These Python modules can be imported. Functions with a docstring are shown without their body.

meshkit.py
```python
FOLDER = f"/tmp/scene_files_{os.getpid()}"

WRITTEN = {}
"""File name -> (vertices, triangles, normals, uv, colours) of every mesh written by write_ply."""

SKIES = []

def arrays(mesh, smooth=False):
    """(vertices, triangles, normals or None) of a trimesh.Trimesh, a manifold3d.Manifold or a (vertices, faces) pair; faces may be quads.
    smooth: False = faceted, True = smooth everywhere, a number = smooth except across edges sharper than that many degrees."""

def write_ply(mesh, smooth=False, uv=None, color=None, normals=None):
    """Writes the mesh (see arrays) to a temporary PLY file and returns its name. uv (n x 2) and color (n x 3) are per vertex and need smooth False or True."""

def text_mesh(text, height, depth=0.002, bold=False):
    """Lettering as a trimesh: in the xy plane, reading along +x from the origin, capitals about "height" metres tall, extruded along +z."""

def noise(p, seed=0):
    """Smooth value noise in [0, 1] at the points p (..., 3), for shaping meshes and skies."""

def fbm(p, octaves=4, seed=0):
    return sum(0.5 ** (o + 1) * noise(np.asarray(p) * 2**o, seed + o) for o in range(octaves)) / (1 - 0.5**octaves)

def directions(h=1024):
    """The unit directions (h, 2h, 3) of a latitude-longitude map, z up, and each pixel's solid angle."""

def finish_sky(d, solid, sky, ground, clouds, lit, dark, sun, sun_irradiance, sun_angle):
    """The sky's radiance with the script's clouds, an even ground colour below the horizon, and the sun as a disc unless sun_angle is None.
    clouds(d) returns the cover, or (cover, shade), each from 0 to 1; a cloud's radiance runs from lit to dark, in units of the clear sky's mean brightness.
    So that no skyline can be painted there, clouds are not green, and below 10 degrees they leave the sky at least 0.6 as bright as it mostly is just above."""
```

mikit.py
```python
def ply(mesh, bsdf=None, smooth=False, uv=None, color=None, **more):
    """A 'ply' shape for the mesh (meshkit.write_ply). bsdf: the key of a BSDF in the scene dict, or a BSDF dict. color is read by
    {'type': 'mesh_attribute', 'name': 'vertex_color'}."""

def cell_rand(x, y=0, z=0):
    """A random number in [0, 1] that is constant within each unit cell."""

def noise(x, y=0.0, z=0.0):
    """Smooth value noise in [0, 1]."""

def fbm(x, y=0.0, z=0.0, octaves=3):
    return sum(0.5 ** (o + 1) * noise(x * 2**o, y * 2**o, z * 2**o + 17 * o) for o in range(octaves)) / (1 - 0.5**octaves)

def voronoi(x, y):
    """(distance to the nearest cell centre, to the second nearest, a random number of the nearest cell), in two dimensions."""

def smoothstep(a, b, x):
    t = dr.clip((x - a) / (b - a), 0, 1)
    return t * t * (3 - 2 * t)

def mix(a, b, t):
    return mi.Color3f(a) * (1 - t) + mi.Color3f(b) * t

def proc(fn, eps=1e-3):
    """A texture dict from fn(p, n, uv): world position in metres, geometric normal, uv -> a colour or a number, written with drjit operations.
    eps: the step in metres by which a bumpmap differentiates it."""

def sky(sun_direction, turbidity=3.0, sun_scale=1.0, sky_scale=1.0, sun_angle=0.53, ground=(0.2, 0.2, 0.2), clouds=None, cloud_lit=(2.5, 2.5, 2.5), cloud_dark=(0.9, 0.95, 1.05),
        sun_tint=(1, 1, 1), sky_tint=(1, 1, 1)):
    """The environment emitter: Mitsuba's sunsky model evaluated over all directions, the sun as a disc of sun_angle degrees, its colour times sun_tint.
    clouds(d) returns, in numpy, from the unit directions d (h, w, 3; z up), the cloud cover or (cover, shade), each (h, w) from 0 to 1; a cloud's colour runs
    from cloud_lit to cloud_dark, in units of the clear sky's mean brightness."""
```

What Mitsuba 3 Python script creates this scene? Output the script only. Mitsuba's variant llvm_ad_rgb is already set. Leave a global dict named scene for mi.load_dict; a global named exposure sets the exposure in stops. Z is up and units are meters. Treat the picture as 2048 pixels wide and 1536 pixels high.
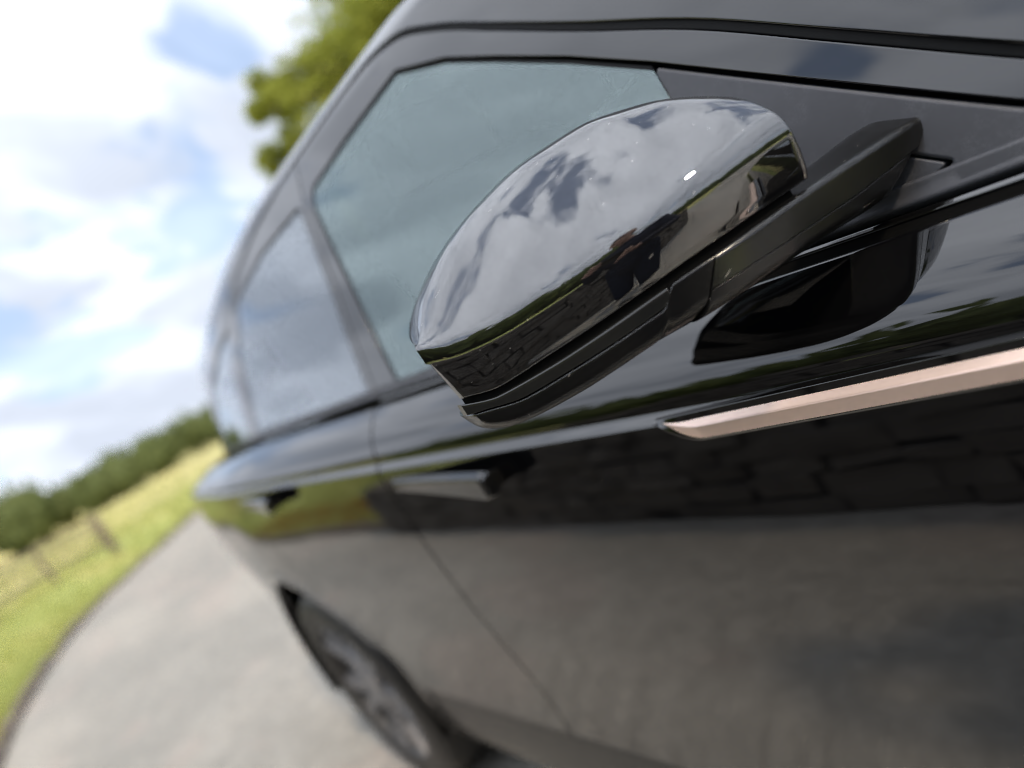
import math
import numpy as np
import trimesh
import manifold3d as m3
import shapely
from shapely.geometry import Polygon, LineString, Point, box as sbox
from shapely.ops import unary_union
from scipy.interpolate import PchipInterpolator as PC, CubicSpline
from scipy.spatial import Delaunay
import drjit as dr
import mitsuba as mi
import mikit
import meshkit

# ------------------------------------------------------------------ camera, sky, exposure
# world: y = the car's forward direction, x = the car's right hand side, z up, metres; front axle at y = 0
T = mi.ScalarTransform4f
CAM = np.array([1.4171, -0.4601, 1.1599])
FWD = np.array([-0.5382, -0.8319, -0.1363])
UPV = np.array([-0.5108, 0.1929, 0.8374])
RIGHT = np.cross(FWD, UPV)
scene, labels = {}, {}
scene['camera'] = {
    'type': 'thinlens', 'fov_axis': 'x', 'fov': 2 * math.degrees(math.atan(1024 / 1540.0)),
    'to_world': T().look_at(origin=CAM.tolist(), target=(CAM + FWD).tolist(), up=UPV.tolist()),
    'aperture_radius': 0.0062, 'focus_distance': 0.58, 'near_clip': 0.02, 'far_clip': 2000.0,
}
SUN = np.array([0.10, 0.66, 0.745])


def clouds(d):
    """Broken layer cloud, drawn out in long streaks across a flat sheet overhead."""
    k = 1.0 / (np.maximum(d[..., 2], 0) + 0.34)
    u, v = d[..., 0] * k, d[..., 1] * k
    a, b = 0.80 * u + 0.60 * v, -0.60 * u + 0.80 * v
    p = np.stack([a * 3.2, b * 6.4, 0 * a], -1)
    warp = meshkit.fbm(p * 0.8 + 3.1, 4, 5)[..., None] * np.array([1.5, 1.1, 0])
    n = meshkit.fbm(p * 1.25 + warp, 7, 11)
    big = meshkit.fbm(p * 0.24 + 9.0, 3, 21)
    cover = np.clip((n * 0.66 + big * 0.34 - 0.335) / 0.11, 0, 1)
    cover = cover * cover * (3 - 2 * cover)
    cover = 1 - (0.86 - 0.58 * np.exp(-np.maximum(d[..., 2], 0) / 0.45)) * (1 - cover)
    shade = np.clip((meshkit.fbm(p * 1.1 + warp * 1.3 + 40, 6, 31) - 0.30) / 0.42, 0, 1)
    shade = shade * shade * (3 - 2 * shade) * 0.22 + 0.84 * np.minimum(1 - np.clip(d[..., 2], 0, 1), 0.70)     # an overcast is brightest overhead
    return cover, shade


scene['sky'] = mikit.sky(SUN, turbidity=3, sun_scale=0.30, sky_scale=1.0, sun_angle=5, clouds=clouds,
                         cloud_lit=(4.15, 4.35, 4.75), cloud_dark=(0.85, 0.97, 1.2))
exposure = 2.47

rng = np.random.default_rng(7)


# ------------------------------------------------------------------ naming helpers
def numbered(key):
    if key not in scene and not any(k.startswith(key + '__') for k in scene):
        return key
    i = 1
    while f'{key}_{i:03d}' in scene or any(k.startswith(f'{key}_{i:03d}__') for k in scene):
        i += 1
    return f'{key}_{i:03d}'


def put(key, shape, label=None, cat=None, group=None, kind=None):
    key = numbered(key)
    scene[key] = shape
    d = {a: b for a, b in (('label', label), ('category', cat), ('group', group), ('kind', kind)) if b}
    if d:
        labels[key] = d
    return key


def nply(v, f, n, bsdf, **more):
    """A ply shape with given vertex normals; the triangles are turned to agree with them."""
    v, f, n = np.asarray(v, float), np.asarray(f, int).copy(), np.asarray(n, float)
    g = np.cross(v[f[:, 1]] - v[f[:, 0]], v[f[:, 2]] - v[f[:, 0]])
    bad = (g * n[f].sum(1)).sum(1) < 0
    f[bad] = f[bad][:, ::-1]
    n = n / np.maximum(np.linalg.norm(n, axis=1, keepdims=True), 1e-12)
    path = meshkit.write_ply((v, f), normals=n)
    return {'type': 'ply', 'filename': path, 'face_normals': False, 'bsdf': {'type': 'ref', 'id': bsdf}, **more}


def flip_x(shape):
    v, f, n, uv, c = meshkit.WRITTEN[shape['filename']]
    v = v * np.array([-1, 1, 1], np.float32)
    f = f[:, ::-1].copy()
    n2 = None if n is None else np.asarray(n) * np.array([-1, 1, 1])
    path = meshkit.write_ply((v, f), normals=n2)
    return {**shape, 'filename': path}


# ------------------------------------------------------------------ materials
def col(r, g=None, b=None):
    return {'type': 'rgb', 'value': [r, g if g is not None else r, b if b is not None else r]}


def two(b):
    return {'type': 'twosided', 'bsdf': b}


def dust(base, lit, size, amount):
    def fn(p, n, uv):
        a, b, r = mikit.voronoi((p.x * 0.8 + p.y) / size, (p.z + p.x * 0.6) / size)
        k = mikit.fbm(p.x * 30, p.y * 30, p.z * 30)
        on = dr.select((a < 0.035 * r) & (r > 1 - amount), 1.0, 0.0)
        return mikit.mix(base, lit, on * 0.8 + 0.012 * k)
    return mikit.proc(fn)


scene['m_paint'] = two({'type': 'plastic', 'diffuse_reflectance': col(.003, .003, .0035), 'int_ior': 1.9})
scene['m_shell'] = two({'type': 'plastic', 'diffuse_reflectance': dust((.0025, .0025, .003), (.45, .43, .4), .008, .16), 'int_ior': 2.55})
scene['m_gloss_trim'] = two({'type': 'plastic', 'diffuse_reflectance': col(.004), 'int_ior': 2.1})
scene['m_satin'] = two({'type': 'roughplastic', 'distribution': 'ggx', 'alpha': 0.03, 'diffuse_reflectance': dust((.004, .0042, .0045), (.3, .28, .26), .011, .14), 'int_ior': 1.55})
scene['m_matte_trim'] = two({'type': 'bumpmap', 'scale': 1.0, 'tex': mikit.proc(lambda p, n, uv: 0.00012 * mikit.fbm(p.y * 700, p.z * 700, p.x * 700), 3e-4),
                             'bsdf': {'type': 'roughplastic', 'distribution': 'ggx', 'alpha': 0.38, 'int_ior': 1.7,
                                      'diffuse_reflectance': mikit.proc(lambda p, n, uv: mikit.mix((.080, .086, .106), (.110, .117, .140), mikit.smoothstep(.45, .8, mikit.fbm(p.y * 60, p.z * 60, 3.0, 4)) * mikit.noise(p.y * 900, p.z * 900)))}})
scene['m_rubber'] = two({'type': 'roughplastic', 'alpha': 0.5, 'diffuse_reflectance': col(.010), 'int_ior': 1.25})
scene['m_dark'] = two({'type': 'diffuse', 'reflectance': col(.006)})
scene['m_cabin'] = two({'type': 'diffuse', 'reflectance': col(.02, .019, .018)})
scene['m_seat'] = two({'type': 'roughplastic', 'alpha': 0.3, 'diffuse_reflectance': col(.03, .028, .026)})
scene['m_copper'] = two({'type': 'bumpmap', 'scale': 1.0, 'tex': mikit.proc(lambda p, n, uv: 0.00006 * mikit.noise(p.y * 1600, p.z * 1600, p.x * 1600), 2e-4),
                         'bsdf': {'type': 'principled', 'base_color': col(.96, .73, .61), 'metallic': 0.6, 'roughness': 0.36, 'specular': 0.6}})
scene['m_glass'] = {'type': 'thindielectric', 'int_ior': 2.5, 'specular_reflectance': col(.58, .69, .68), 'specular_transmittance': col(.10, .12, .11)}
scene['m_glass_dark'] = {'type': 'thindielectric', 'int_ior': 2.35, 'specular_reflectance': col(.82, .87, .91), 'specular_transmittance': col(.05)}
scene['m_mirror'] = {'type': 'conductor', 'material': 'Ag'}
scene['m_alloy'] = two({'type': 'principled', 'base_color': col(.24, .24, .25), 'metallic': 0.7, 'roughness': 0.5})
scene['m_sill'] = two({'type': 'roughplastic', 'alpha': 0.25, 'diffuse_reflectance': col(.02, .019, .018)})
scene['m_black_gloss'] = two({'type': 'plastic', 'diffuse_reflectance': col(.004), 'int_ior': 1.42})
scene['m_iron'] = two({'type': 'roughplastic', 'alpha': 0.3, 'diffuse_reflectance': col(.035)})
scene['m_tyre'] = two({'type': 'roughplastic', 'alpha': 0.4, 'diffuse_reflectance': col(.022, .021, .020)})
scene['m_amber'] = two({'type': 'roughplastic', 'alpha': 0.04, 'diffuse_reflectance': col(.012, .0125, .012), 'int_ior': 1.75})
scene['m_red'] = two({'type': 'plastic', 'diffuse_reflectance': col(.18, .01, .01)})
scene['m_headlamp'] = two({'type': 'plastic', 'diffuse_reflectance': col(.35), 'int_ior': 1.8})

# ------------------------------------------------------------------ the car's side surfaces
def curve(*pts):
    a=np.array(sorted(pts),float); return PC(a[:,0],a[:,1],extrapolate=True)
XC=curve((-3.95,.62),(-3.86,.76),(-3.7,.85),(-3.4,.915),(-3.05,.945),(-2.7,.962),(-2.2,.958),(-1.6,.956),(-1.1,.954),(-.7,.95),(-.3,.945),(.05,.945),(.35,.92),(.6,.85),(.78,.70),(.86,.5))
ZC=lambda y: .952+.043*np.clip(-y-.7,-1.6,2.4)
ZB=lambda y: 1.047+.040*np.clip(-y-.75,-1.0,1.7)
XBELT=curve((-3.95,.50),(-3.8,.62),(-3.5,.72),(-3.0,.80),(-2.5,.845),(-2.0,.862),(-1.5,.871),(-.75,.878),(-.4,.870),(0,.85),(.4,.80),(.7,.68),(.86,.45))
LOW=CubicSpline([0,.05,.15,.30,.42,.50,.57,.64,.72,.80,.88],[0,.0025,.003,-.008,-.024,-.034,-.038,-.038,-.044,-.062,-.10])
def xbody(y,z):
    y=np.asarray(y,float);z=np.asarray(z,float)
    xc=XC(y);zc=ZC(y);zb=ZB(y);xb=XBELT(y)+.012*np.clip((y+2.2)/.8,0,1)
    t=np.clip((z-zc)/(zb-zc),0,1.4)
    up=xc-.010-(xc-.010-xb)*t**1.8
    r=np.clip((zc-z)/.012,0,1); rid=xc-.010+.010*(r*r*(3-2*r))
    lo=xc+LOW(np.clip(zc-.012-z,0,.88))
    return np.where(z>=zc,up,np.where(z>zc-.012,rid,lo))
H0=curve((-3.95,.16),(-3.5,.26),(-2.95,.345),(-2.6,.385),(-2.1,.425),(-1.5,.43),(-1.0,.42),(0,.42))
def xgl(y,z):
    y=np.asarray(y,float);z=np.asarray(z,float)
    h=z-ZB(y); xb=XBELT(y)-.006
    hh=np.clip(h-H0(y),0,1)
    return xb-.28*h-.20*h*h-12.0*hh**2

def W(v):                                     # stretches the strip round the waist crease, so that it is finely meshed
    return v + 0.12 * np.tanh((v + .006) / .012)


_vt = np.linspace(-1.2, 1.2, 40001)
_wt = W(_vt)


def dense(ring, h):
    ls = LineString(ring)
    n = max(8, int(ls.length / h))
    q = [ls.interpolate(i / n, normalized=True) for i in range(n)]
    pts = np.array([[p.x, p.y] for p in q] + [list(c[:2]) for c in ring.coords[:-1]])
    t = np.array([ls.project(Point(p)) for p in pts])
    o = np.argsort(t, kind='stable')
    pts, t = pts[o], t[o]
    keep = np.r_[True, np.diff(t) > 1e-5]
    return pts[keep]


def panel(poly, fn, bsdf, h=.02, edge=.0025, depth=.016, warp=False, proud=0.0, hb=None):
    """A pressed panel: the polygon (y, z) of the side view laid on x = fn(y, z), its edge rounded and turned in."""
    if poly.geom_type == 'MultiPolygon':
        poly = max(poly.geoms, key=lambda g: g.area)
    poly = shapely.geometry.polygon.orient(poly)
    hb = hb or h * .5
    core = poly.buffer(-edge) if edge else poly
    if core.geom_type == 'MultiPolygon':
        core = max(core.geoms, key=lambda g: g.area)
    core = shapely.geometry.polygon.orient(core)
    rings = [dense(r, hb) for r in [core.exterior, *core.interiors]]

    def fwd(q):
        return np.c_[q[:, 0], W(q[:, 1] - ZC(q[:, 0]))] if warp else q

    def inv(q):
        return np.c_[q[:, 0], np.interp(q[:, 1], _wt, _vt) + ZC(q[:, 0])] if warp else q
    b = fwd(np.vstack(rings))
    lo, hi = b.min(0), b.max(0)
    gy, gz = np.meshgrid(np.arange(lo[0], hi[0], h), np.arange(lo[1], hi[1], h * (.7 if warp else 1)))
    g = inv(np.c_[gy.ravel(), gz.ravel()])
    inner = core.buffer(-h * (.22 if warp else .4))
    g = g[shapely.contains_xy(inner, g[:, 0], g[:, 1])] if not inner.is_empty else g[:0]
    allp = np.vstack([b, fwd(g)])
    tri = Delaunay(allp).simplices
    pts = np.vstack([np.vstack(rings), g])
    cen = inv(allp[tri].mean(1))
    tri = tri[shapely.contains_xy(core.buffer(1e-6), cen[:, 0], cen[:, 1])]

    def lift(q, off=0.0):
        e = 6e-4
        x = fn(q[:, 0], q[:, 1])
        n = np.c_[np.ones(len(q)), -(fn(q[:, 0] + e, q[:, 1]) - fn(q[:, 0] - e, q[:, 1])) / (2 * e), -(fn(q[:, 0], q[:, 1] + e) - fn(q[:, 0], q[:, 1] - e)) / (2 * e)]
        n /= np.linalg.norm(n, axis=1, keepdims=True)
        return np.c_[x, q] + n * (proud + (off if np.isscalar(off) else off[:, None])), n
    v, n = lift(pts)
    V, N, Fs, at = [v], [n], [tri], len(v)
    if edge:
        for r in rings:
            m = len(r)
            tan = np.roll(r, -1, 0) - np.roll(r, 1, 0)
            tan /= np.maximum(np.linalg.norm(tan, axis=1, keepdims=True), 1e-9)
            out = np.c_[tan[:, 1], -tan[:, 0]]
            rows = []
            for a, d in ((0, 0), (.39, None), (.79, None), (1.18, None), (math.pi / 2, None), (math.pi / 2, depth)):
                dd = edge * (1 - math.cos(a)) if d is None else (d or 0)
                q = r + out * edge * math.sin(a)
                vv, nn = lift(q, -dd)
                o3 = np.c_[np.zeros(m), out]
                o3 -= nn * (o3 * nn).sum(1, keepdims=True)
                rows.append((vv, nn * math.cos(a) + o3 * math.sin(a)))
            i = np.arange(m)
            j = (i + 1) % m
            for k, (vv, nn) in enumerate(rows):
                V.append(vv)
                N.append(nn)
            for k in range(len(rows) - 1):
                a0, b0 = at + k * m, at + (k + 1) * m
                Fs.append(np.c_[a0 + i, a0 + j, b0 + j])
                Fs.append(np.c_[a0 + i, b0 + j, b0 + i])
            at += m * len(rows)
    return nply(np.vstack(V), np.vstack(Fs), np.vstack(N), bsdf)


def grid_mesh(P, bsdf, smooth=True):
    """P (a, b, 3) points -> one smooth sheet."""
    a, b = P.shape[:2]
    i, j = np.meshgrid(np.arange(a - 1), np.arange(b - 1), indexing='ij')
    k = (i * b + j).ravel()
    f = np.vstack([np.c_[k, k + 1, k + b + 1], np.c_[k, k + b + 1, k + b]])
    return mikit.ply((P.reshape(-1, 3), f), bsdf, smooth=smooth)


def loft(sections, bsdf, caps=True, smooth=32):
    """Closed sections (m, k, 3) -> one closed skin."""
    S = np.asarray(sections, float)
    m, k = S.shape[:2]
    v = S.reshape(-1, 3)
    i, j = np.meshgrid(np.arange(m - 1), np.arange(k), indexing='ij')
    a, b = (i * k + j).ravel(), (i * k + (j + 1) % k).ravel()
    f = [np.c_[a, b, b + k], np.c_[a, b + k, a + k]]
    if caps:
        for row, fl in ((0, False), (m - 1, True)):
            c = len(v)
            v = np.vstack([v, S[row].mean(0)])
            q = row * k + np.arange(k)
            q2 = row * k + (np.arange(k) + 1) % k
            f.append(np.c_[np.full(k, c), q, q2] if fl else np.c_[np.full(k, c), q2, q])
    t = trimesh.Trimesh(v, np.vstack(f), process=False)
    t.fix_normals()
    return mikit.ply(t, bsdf, smooth=smooth)


def roundpoly(pts, radii, n=5):
    """A closed polygon with its corners rounded; always len(pts) * (n + 1) points."""
    pts = np.asarray(pts, float)
    out = []
    for i, p in enumerate(pts):
        a, b = pts[i - 1], pts[(i + 1) % len(pts)]
        la, lb = np.linalg.norm(a - p), np.linalg.norm(b - p)
        r = min(radii[i], .48 * la, .48 * lb)
        p0, p1 = p + (a - p) / max(la, 1e-9) * r, p + (b - p) / max(lb, 1e-9) * r
        for t in np.linspace(0, 1, n + 1):
            out.append((1 - t) ** 2 * p0 + 2 * t * (1 - t) * p + t * t * p1)
    return np.array(out)


def tube(path, r, bsdf, k=8):
    path = np.asarray(path, float)
    r = np.broadcast_to(r, len(path))
    tan = np.gradient(path, axis=0)
    tan /= np.linalg.norm(tan, axis=1, keepdims=True)
    ref = np.array([0, 0, 1.0]) if abs(tan[0, 2]) < .9 else np.array([1.0, 0, 0])
    a = np.cross(tan, ref)
    a /= np.linalg.norm(a, axis=1, keepdims=True)
    b = np.cross(tan, a)
    th = np.arange(k) / k * 2 * np.pi
    S = path[:, None] + r[:, None, None] * (a[:, None] * np.cos(th)[None, :, None] + b[:, None] * np.sin(th)[None, :, None])
    return loft(S, bsdf)


def part(name, shape, label=None, mirror=False):
    k = put(name, shape, label)
    if mirror:
        put(name, flip_x(shape))
    return k


labels['car'] = {'label': 'glossy black car parked on the lane with a copper coloured side trim', 'category': 'car'}

# ------------------------------------------------------------------ the car: lower body panels
GAP = .0022
AX = (0.0, -2.82)
arch = [Point(a, .300).buffer(.425, 48) for a in AX]


def zbs(y):
    return ZB(y) - .011


def under_belt(y0, y1, z0=.20):
    ys = np.linspace(y0, y1, max(8, int(abs(y1 - y0) / .04)))
    return Polygon([(y0, z0), *[(y, float(zbs(y))) for y in ys], (y1, z0)])


cutB = LineString([(-1.705, .1), (-1.700, .2), (-1.668, .6), (-1.655, .8), (-1.662, 1.0), (-1.690, 1.2)])
cutA = LineString([(-.555, .1), (-.56, .2), (-.575, .6), (-.60, .95), (-.56, 1.2)])
cutR = LineString([(-2.30, .1), (-2.32, .38), (-2.37, .55), (-2.52, .76), (-2.60, .90), (-2.64, 1.02), (-2.62, 1.2)])


def between(l0, l1, z0, z1f):
    a, b = np.array(l0.coords), np.array(l1.coords)
    p = Polygon([*a, *b[::-1]])
    ys = np.linspace(-4, 1, 240)
    lim = Polygon([(-4, z0), *[(y, float(z1f(y))) for y in ys], (1, z0)])
    return p.intersection(lim)


SILLZ = .378
fd = between(cutB, cutA, SILLZ, zbs).buffer(-GAP)
rd = between(cutR, cutB, SILLZ, zbs).difference(arch[1].buffer(.03)).buffer(-GAP)
ff = between(cutA, LineString([(.85, .1), (.85, 1.2)]), .16, zbs).difference(arch[0]).buffer(-GAP)
rq = between(LineString([(-3.93, .1), (-3.93, 1.2)]), cutR, .18, zbs).difference(arch[1].buffer(.03)).buffer(-GAP)
sill = Polygon([(-2.46, .12), (-2.42, SILLZ), (-.44, SILLZ), (-.40, .12)]).difference(unary_union(arch).buffer(.03)).buffer(-GAP)
part('car__front_door', panel(fd, xbody, 'm_paint', h=.012, warp=True), None, True)
part('car__rear_door', panel(rd, xbody, 'm_paint', h=.013, warp=True, edge=.0012), None, True)
part('car__front_fender', panel(ff, xbody, 'm_paint', warp=True), None, True)
part('car__rear_quarter', panel(rq, xbody, 'm_paint', warp=True), None, True)
part('car__sill', panel(sill.buffer(-.003), lambda y, z: xbody(y, z) - .006, 'm_sill', h=.03, edge=.005), 'satin black sill below the doors', True)
for a in arch[1:]:
    lip = a.buffer(.0285).difference(a.buffer(-.004)).intersection(sbox(-4, .20, 1, 2))
    part('car__arch_moulding', panel(lip, lambda y, z: xbody(y, z) + .003, 'm_gloss_trim', h=.012, edge=.004), None, True)

# hollow behind the panels, so that the shut lines are dark
inn = under_belt(-3.86, .78, .14).difference(unary_union(arch).buffer(.01))
part('car__inner_panel', panel(inn, lambda y, z: xbody(y, z) - .022, 'm_dark', h=.05, edge=0), None, True)

# wheel housings and wheels
for a in AX:
    th = np.linspace(math.radians(-12), math.radians(192), 40)
    xs = np.array([.93, .80, .66])
    rr = .435
    P = np.array([[[x, a + rr * math.cos(t), .30 + rr * math.sin(t)] for x in xs] for t in th])
    part('car__wheel_housing', grid_mesh(P, 'm_dark'), None, True)
    Pc = np.array([[[.67, a + r * math.cos(t), .30 + r * math.sin(t)] for r in (0.02, rr)] for t in th])
    part('car__wheel_housing_wall', grid_mesh(Pc, 'm_dark'), None, True)


def wheel(side, ay):
    base = numbered('car__wheel')
    prof = np.array([(.268, -.115), (.30, -.128), (.345, -.124), (.364, -.105), (.368, 0), (.364, .105), (.345, .124), (.30, .128), (.268, .115), (.262, 0), (.268, -.115)])
    ty = trimesh.creation.revolve(prof, sections=72)
    rim_prof = np.array([(.262, -.112), (.272, -.116), (.272, .118), (.258, .120), (.246, .096), (.240, .04), (.240, -.10), (.262, -.112)])
    rm = trimesh.creation.revolve(rim_prof, sections=72)
    sp = []
    for i in range(5):
        for dth in (-.17, .17):
            t = i * 2 * math.pi / 5 + dth
            t2 = i * 2 * math.pi / 5 + dth * 1.5
            pts = []
            for r, tt, w, zf in ((.05, t, .020, .105), (.15, t, .018, .100), (.252, t2, .024, .112)):
                c, s = math.cos(tt), math.sin(tt)
                for sg in (-1, 1):
                    pts += [(r * c - sg * w * s, r * s + sg * w * c, zf), (r * c - sg * w * 1.3 * s, r * s + sg * w * 1.3 * c, zf - .035)]
            sp.append(trimesh.convex.convex_hull(np.array(pts)[:8]))
            sp.append(trimesh.convex.convex_hull(np.array(pts)[4:]))
    hub = trimesh.creation.cylinder(radius=.075, height=.05, sections=40)
    hub.apply_translation([0, 0, .085])
    disc = trimesh.creation.cylinder(radius=.17, height=.025, sections=48)
    disc.apply_translation([0, 0, .02])
    M = trimesh.transformations.rotation_matrix(math.pi / 2, [0, 1, 0])
    M2 = trimesh.transformations.translation_matrix([.805, ay, .280]) @ np.diag([.975, .975, .975, 1]) @ M
    for nm, g, mt, sm in (('tyre', ty, 'm_tyre', 40), ('rim', rm, 'm_iron', 40), ('spokes', trimesh.util.concatenate(sp), 'm_alloy', False), ('hub', hub, 'm_alloy', 40), ('brake_disc', disc, 'm_iron', 40)):
        g = g.copy()
        g.apply_transform(M2)
        s = mikit.ply(g, mt, smooth=sm)
        scene[f'{base}__{nm}'] = s if side > 0 else flip_x(s)


for s in (1, -1):
    for a in AX:
        wheel(s, a)

# ------------------------------------------------------------------ glasshouse
def ZT(y):
    return ZB(y) + H0(y) + .050


gapc = [(-2.66, 1.30), (-2.60, 1.375), (-2.447, 1.455), (-2.25, 1.497), (-2.028, 1.522), (-1.80, 1.530), (-1.638, 1.529), (-1.46, 1.521), (-1.34, 1.500), (-1.23, 1.452), (-1.116, 1.388), (-.99, 1.315), (-.863, 1.243), (-.747, 1.166), (-.653, 1.102), (-.56, 1.040)]
GY, GZ = np.array(gapc).T
_gp = PC(GY, GZ)
gy = np.linspace(-2.66, -.56, 90)
gapline = [(y, float(_gp(y))) for y in gy]
win_f = Polygon([(-1.604, 1.075), (-1.606, 1.094), (-1.672, 1.277), (-1.755, 1.450), (-1.55, 1.458), (-1.355, 1.459), (-1.23, 1.409), (-1.129, 1.356), (-1.02, 1.296), (-.92, 1.236), (-.663, 1.070), (-.575, 1.022)])
win_f = unary_union([win_f.buffer(-.022).buffer(.022), win_f.intersection(sbox(-1.0, .9, 0, 1.3))])
win_r = Polygon([(-1.742, 1.085), (-1.750, 1.15), (-1.775, 1.30), (-1.825, 1.450), (-2.10, 1.456), (-2.40, 1.432), (-2.49, 1.30), (-2.545, 1.095)]).buffer(-.02).buffer(.02)
win_q = Polygon([(-2.592, 1.12), (-2.545, 1.30), (-2.468, 1.41), (-2.80, 1.385), (-3.10, 1.33), (-3.32, 1.20), (-3.34, 1.14)]).buffer(-.02).buffer(.02)
belt_lo = [(y, float(ZB(y)) + .002) for y in np.linspace(-2.66, -.5, 60)]
above = Polygon([*belt_lo, (-.5, 1.9), (-2.66, 1.9)])
frames = Polygon([*gapline, (-.56, .9), (-2.66, .9)]).intersection(above)
sail_cut = Polygon([(-.922, 1.25), (-.905, 1.19), (-.868, 1.03), (-.3, 1.0), (-.3, 1.3)])
SEAL = .0055
# each door: frame with the window cut out
splitB = LineString([(-1.69, 1.0), (-1.705, 1.1), (-1.735, 1.28), (-1.79, 1.45), (-1.80, 1.6)])
leftB = Polygon([*splitB.coords, (-4, 1.6), (-4, 1.0)])
fr_f = frames.difference(leftB).difference(win_f.buffer(SEAL)).buffer(-GAP)
fr_r = frames.intersection(leftB).difference(win_r.buffer(SEAL)).buffer(-GAP)
part('car__front_door__window_frame', panel(fr_f, xgl, 'm_paint', h=.012, edge=.0012), None)
part('car__rear_door__window_frame', panel(fr_r, xgl, 'm_gloss_trim', h=.012, edge=.0010), None)
gl_f = win_f.difference(sail_cut)
sail = win_f.buffer(SEAL - .002).intersection(sail_cut.buffer(-.0012)).intersection(above)
part('car__front_door__window_seal', panel(win_f.buffer(SEAL - .001).difference(win_f.buffer(-.003)).difference(sail_cut), xgl, 'm_rubber', h=.008, edge=.002, proud=-.003))
part('car__rear_door__window_seal', panel(win_r.buffer(SEAL - .001).difference(win_r.buffer(-.003)), xgl, 'm_rubber', h=.008, edge=.002, proud=-.003))
part('car__front_door__window', panel(gl_f, lambda y, z: xgl(y, z) - .0022, 'm_glass', h=.02, edge=0))
part('car__rear_door__window', panel(win_r, lambda y, z: xgl(y, z) - .0022, 'm_glass_dark', h=.02, edge=0))
tri_cover = Polygon([(-.7345, 1.0762), (-.7077, 1.0592), (-.7264, 1.052), (-.765, 1.052)])
part('car__front_door__mirror_sail', panel(sail.difference(tri_cover.buffer(.0012)), xgl, 'm_matte_trim', h=.01, edge=.003), 'matt dark grey triangular trim panel behind the mirror')
part('car__front_door__sail_cover', panel(tri_cover.buffer(-.0006), xgl, 'm_matte_trim', h=.006, edge=.0015))


def belt_strip(y0, y1, a, b):
    yy = np.linspace(y0, y1, 60)
    return Polygon([*[(y, float(ZB(y)) + a) for y in yy], *[(y, float(ZB(y)) + b) for y in yy[::-1]]])


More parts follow.
